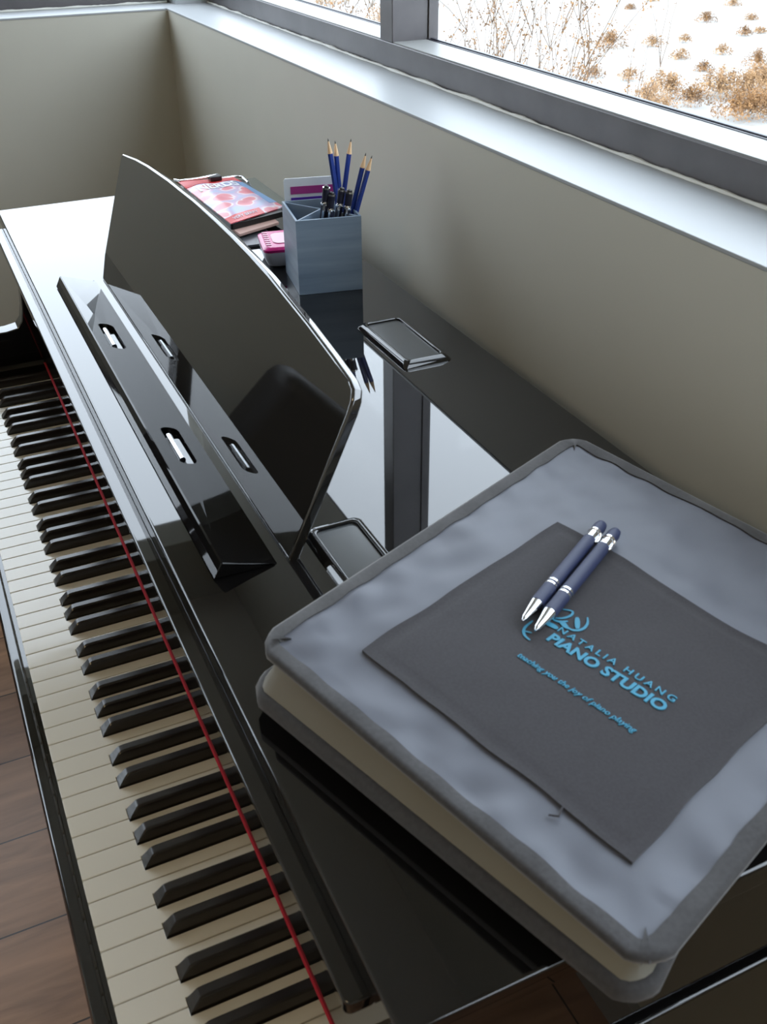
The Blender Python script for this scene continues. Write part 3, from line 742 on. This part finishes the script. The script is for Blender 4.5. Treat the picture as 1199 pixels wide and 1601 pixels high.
# ------------------------------------------------------------------ ceiling lamp of the room
lamp = empty('ceiling_lamp', 700, -1400, CE, 'round frosted ceiling lamp behind the viewer', 'lamp')
M['lampglow'] = bpy.data.materials.new('frosted lamp'); M['lampglow'].use_nodes = True
bb = M['lampglow'].node_tree.nodes['Principled BSDF']; bb.inputs['Emission Color'].default_value = (1, .78, .48, 1); bb.inputs['Emission Strength'].default_value = 12
MB().tube([(700, -1400, CE), (700, -1400, CE-40)], 300, 40).make('lamp_base', M['sill'], lamp)
MB().tube([(700, -1400, CE-40), (700, -1400, CE-70), (700, -1400, CE-95)], [285, 265, 140], 40).make('lamp_shade', M['lampglow'], lamp)

# ------------------------------------------------------------------ outdoors
def ground_mat():
    m = mat('pale ground', (.8, .8, .8), .9)
    return vary(m, (.29, .285, .27), (.255, .21, .15), 2.5, 6, lo=.5, hi=.8)
M['ground'] = ground_mat()
GZ = -3500
gr = MB(); bmg = gr.bm
NG = 40
gv = [[bmg.verts.new((-120000 + 160000*i/NG, 1200 + 110000*(j/NG)**1.6, GZ + 250*noise.noise(Vector((i*.5, j*.5, 0)))*(0 if j < 1 else 1)*.3)) for j in range(NG+1)] for i in range(NG+1)]
for i in range(NG):
    for j in range(NG): bmg.faces.new((gv[i][j], gv[i+1][j], gv[i+1][j+1], gv[i][j+1]))
ground = gr.make('outdoor_ground', M['ground']); struct(ground, 'bright pale ground outside the window', 'ground')
gr = MB(); gr.box(-120000, 40000, -60000, 1200, GZ-10, GZ); struct(gr.make('outdoor_ground', M['ground'], smooth=False), 'bright pale ground beyond the far window', 'ground')

M['leaf'] = vary(mat('russet leaves', (.3, .15, .05), .8), (.10, .05, .02), (.36, .185, .065), 1.2, 3, coord='Object')
M['leaf2'] = vary(mat('tan leaves', (.4, .25, .12), .8), (.20, .11, .05), (.44, .27, .13), 1.2, 3, coord='Object')
M['twig'] = mat('twig bark', (.12, .075, .045), .9)
def shrub(x, y, wd, ht, nleaf, seed, label, stems=14, leaf=26, mm='leaf', spread=.5, fill=None):
    rnd = random.Random(seed)
    e = empty('shrub', x, y, GZ, label, 'shrub', 'russet shrubs outside the window')
    tips = []; mb = MB()
    for k in range(stems):
        a = rnd.uniform(0, 6.283); lean = rnd.uniform(.1, spread)
        h = ht*rnd.uniform(.6, 1); p = Vector((x + rnd.uniform(-1, 1)*wd*.12, y + rnd.uniform(-1, 1)*wd*.12, GZ-20)); d = Vector((math.cos(a)*lean, math.sin(a)*lean, 1)).normalized()
        pts = [p.copy()]; ns = 7
        for i in range(ns):
            d = (d + Vector((rnd.uniform(-1, 1), rnd.uniform(-1, 1), rnd.uniform(-.3, .3)))*.12).normalized(); p = p + d*(h/ns); pts.append(p.copy())
            if i > 1:
                for _ in range(3 if ht > 2000 else 1):
                    q = p.copy(); dd = (d + Vector((rnd.uniform(-1, 1), rnd.uniform(-1, 1), rnd.uniform(-.2, .8)))*.7).normalized(); bl = h*rnd.uniform(.1, .25); bp_ = [q.copy()]
                    for _ in range(4):
                        dd = (dd + Vector((rnd.uniform(-1, 1), rnd.uniform(-1, 1), rnd.uniform(-.5, .5)))*.2).normalized(); q = q + dd*bl/4; bp_.append(q.copy())
                    r0_ = max(1.6, ht*.0009); mb.tube(bp_, [r0_, r0_*.85, r0_*.7, r0_*.55, r0_*.4], 3, False); tips += bp_[1:]
        rr = max(3, ht*.0022); mb.tube(pts, [rr*(1-.75*i/ns) for i in range(ns+1)], 4, False)
        tips += pts[3:]
    mb.make('stems', M['twig'], e, smooth=False)
    mb = MB(); bm = mb.bm
    for k in range(nleaf):
        if fill and rnd.random() < fill:
            a = rnd.uniform(0, 6.283); rr_ = wd*.5*math.sqrt(rnd.random()); c = Vector((x + math.cos(a)*rr_, y + math.sin(a)*rr_, GZ + ht*rnd.uniform(.15, 1)*math.sqrt(max(0, 1 - (rr_/(wd*.52))**2))))
        else: c = rnd.choice(tips) + Vector([rnd.gauss(0, 1) for _ in range(3)])*leaf*1.5
        u = Vector([rnd.gauss(0, 1) for _ in range(3)]).normalized(); v = u.cross(Vector([rnd.gauss(0, 1) for _ in range(3)])).normalized(); nn = u.cross(v)
        s_ = leaf*rnd.uniform(.5, 1.1)
        bm.faces.new([bm.verts.new(c + p_) for p_ in (u*s_, v*s_*.45 + nn*s_*.15, -u*s_, -v*s_*.45 + nn*s_*.15)])
    mb.make('leaves', M[mm], e, smooth=False)
# tall bare bushes close to the window, in the left part of the view
shrub(-5900, 3500, 1500, 3650, 22000, 1, 'tall twiggy shrub with small russet leaves next to the window mullion', stems=44, leaf=13, spread=.34)
shrub(-4950, 3560, 1500, 3300, 12000, 2, 'tall twiggy shrub, its bare fan of twigs right of the mullion', stems=40, leaf=13, spread=.36)
shrub(-7900, 3650, 1500, 3450, 12000, 3, 'tall twiggy shrub seen left of the mullion', stems=36, leaf=15, spread=.32)
# low clumps on the pale ground: (x, y in m, px per m)
CL = [(-22.72,17.26,60,.9),(-22.47,18.39,60,.6),(-20.52,17.69,64,.55),(-25.28,22.5,53,.7),(-27.8,25.73,48,.6),(-24.87,23.82,52,.5),(-22.81,21.76,57,.5),(-22.88,22.39,56,.4),(-30.01,24.22,46,.6),(-28.74,22.35,48,.4),(-22.68,19.6,59,.4),(-20.61,19.12,63,.5),(-18.96,17.13,68,.5),(-17.14,14.6,75,1.0),(-18.91,15.02,70,.6),(-18.83,18.62,67,.8),(-16.66,15.53,76,1.1),(-16.42,15.99,76,1.1),(-14.79,14.54,83,1.2),(-14.84,15.06,82,1.1),(-16.75,16.81,74,1.1),(-16.15,14.44,78,.9),(-29.24,13.81,53,1.2),(-34.98,14.56,46,1.3),(-19.59,14.56,69,.5),(-16.55,13.66,78,.9),(-15.6,13.2,80,.8)]
PLACE = ['small russet shrub on pale ground, farthest from the window', 'small russet shrub on pale ground in the middle distance', 'dense tan shrub on pale ground by the lower right of the window']
for i, (x, y, s_, wd) in enumerate(CL):
    near = wd > .95
    lab = 'low russet shrub clump on the bright ground near the window, part of a thicket' if near else 'small separate russet clump scattered on the bright ground outside'
    shrub(x*1000, y*1000, wd*1000, wd*480, int(1700*wd*wd)+200, 50+i, lab, stems=5, leaf=26 if not near else 30, mm='leaf2' if i % 3 else 'leaf', fill=.55)
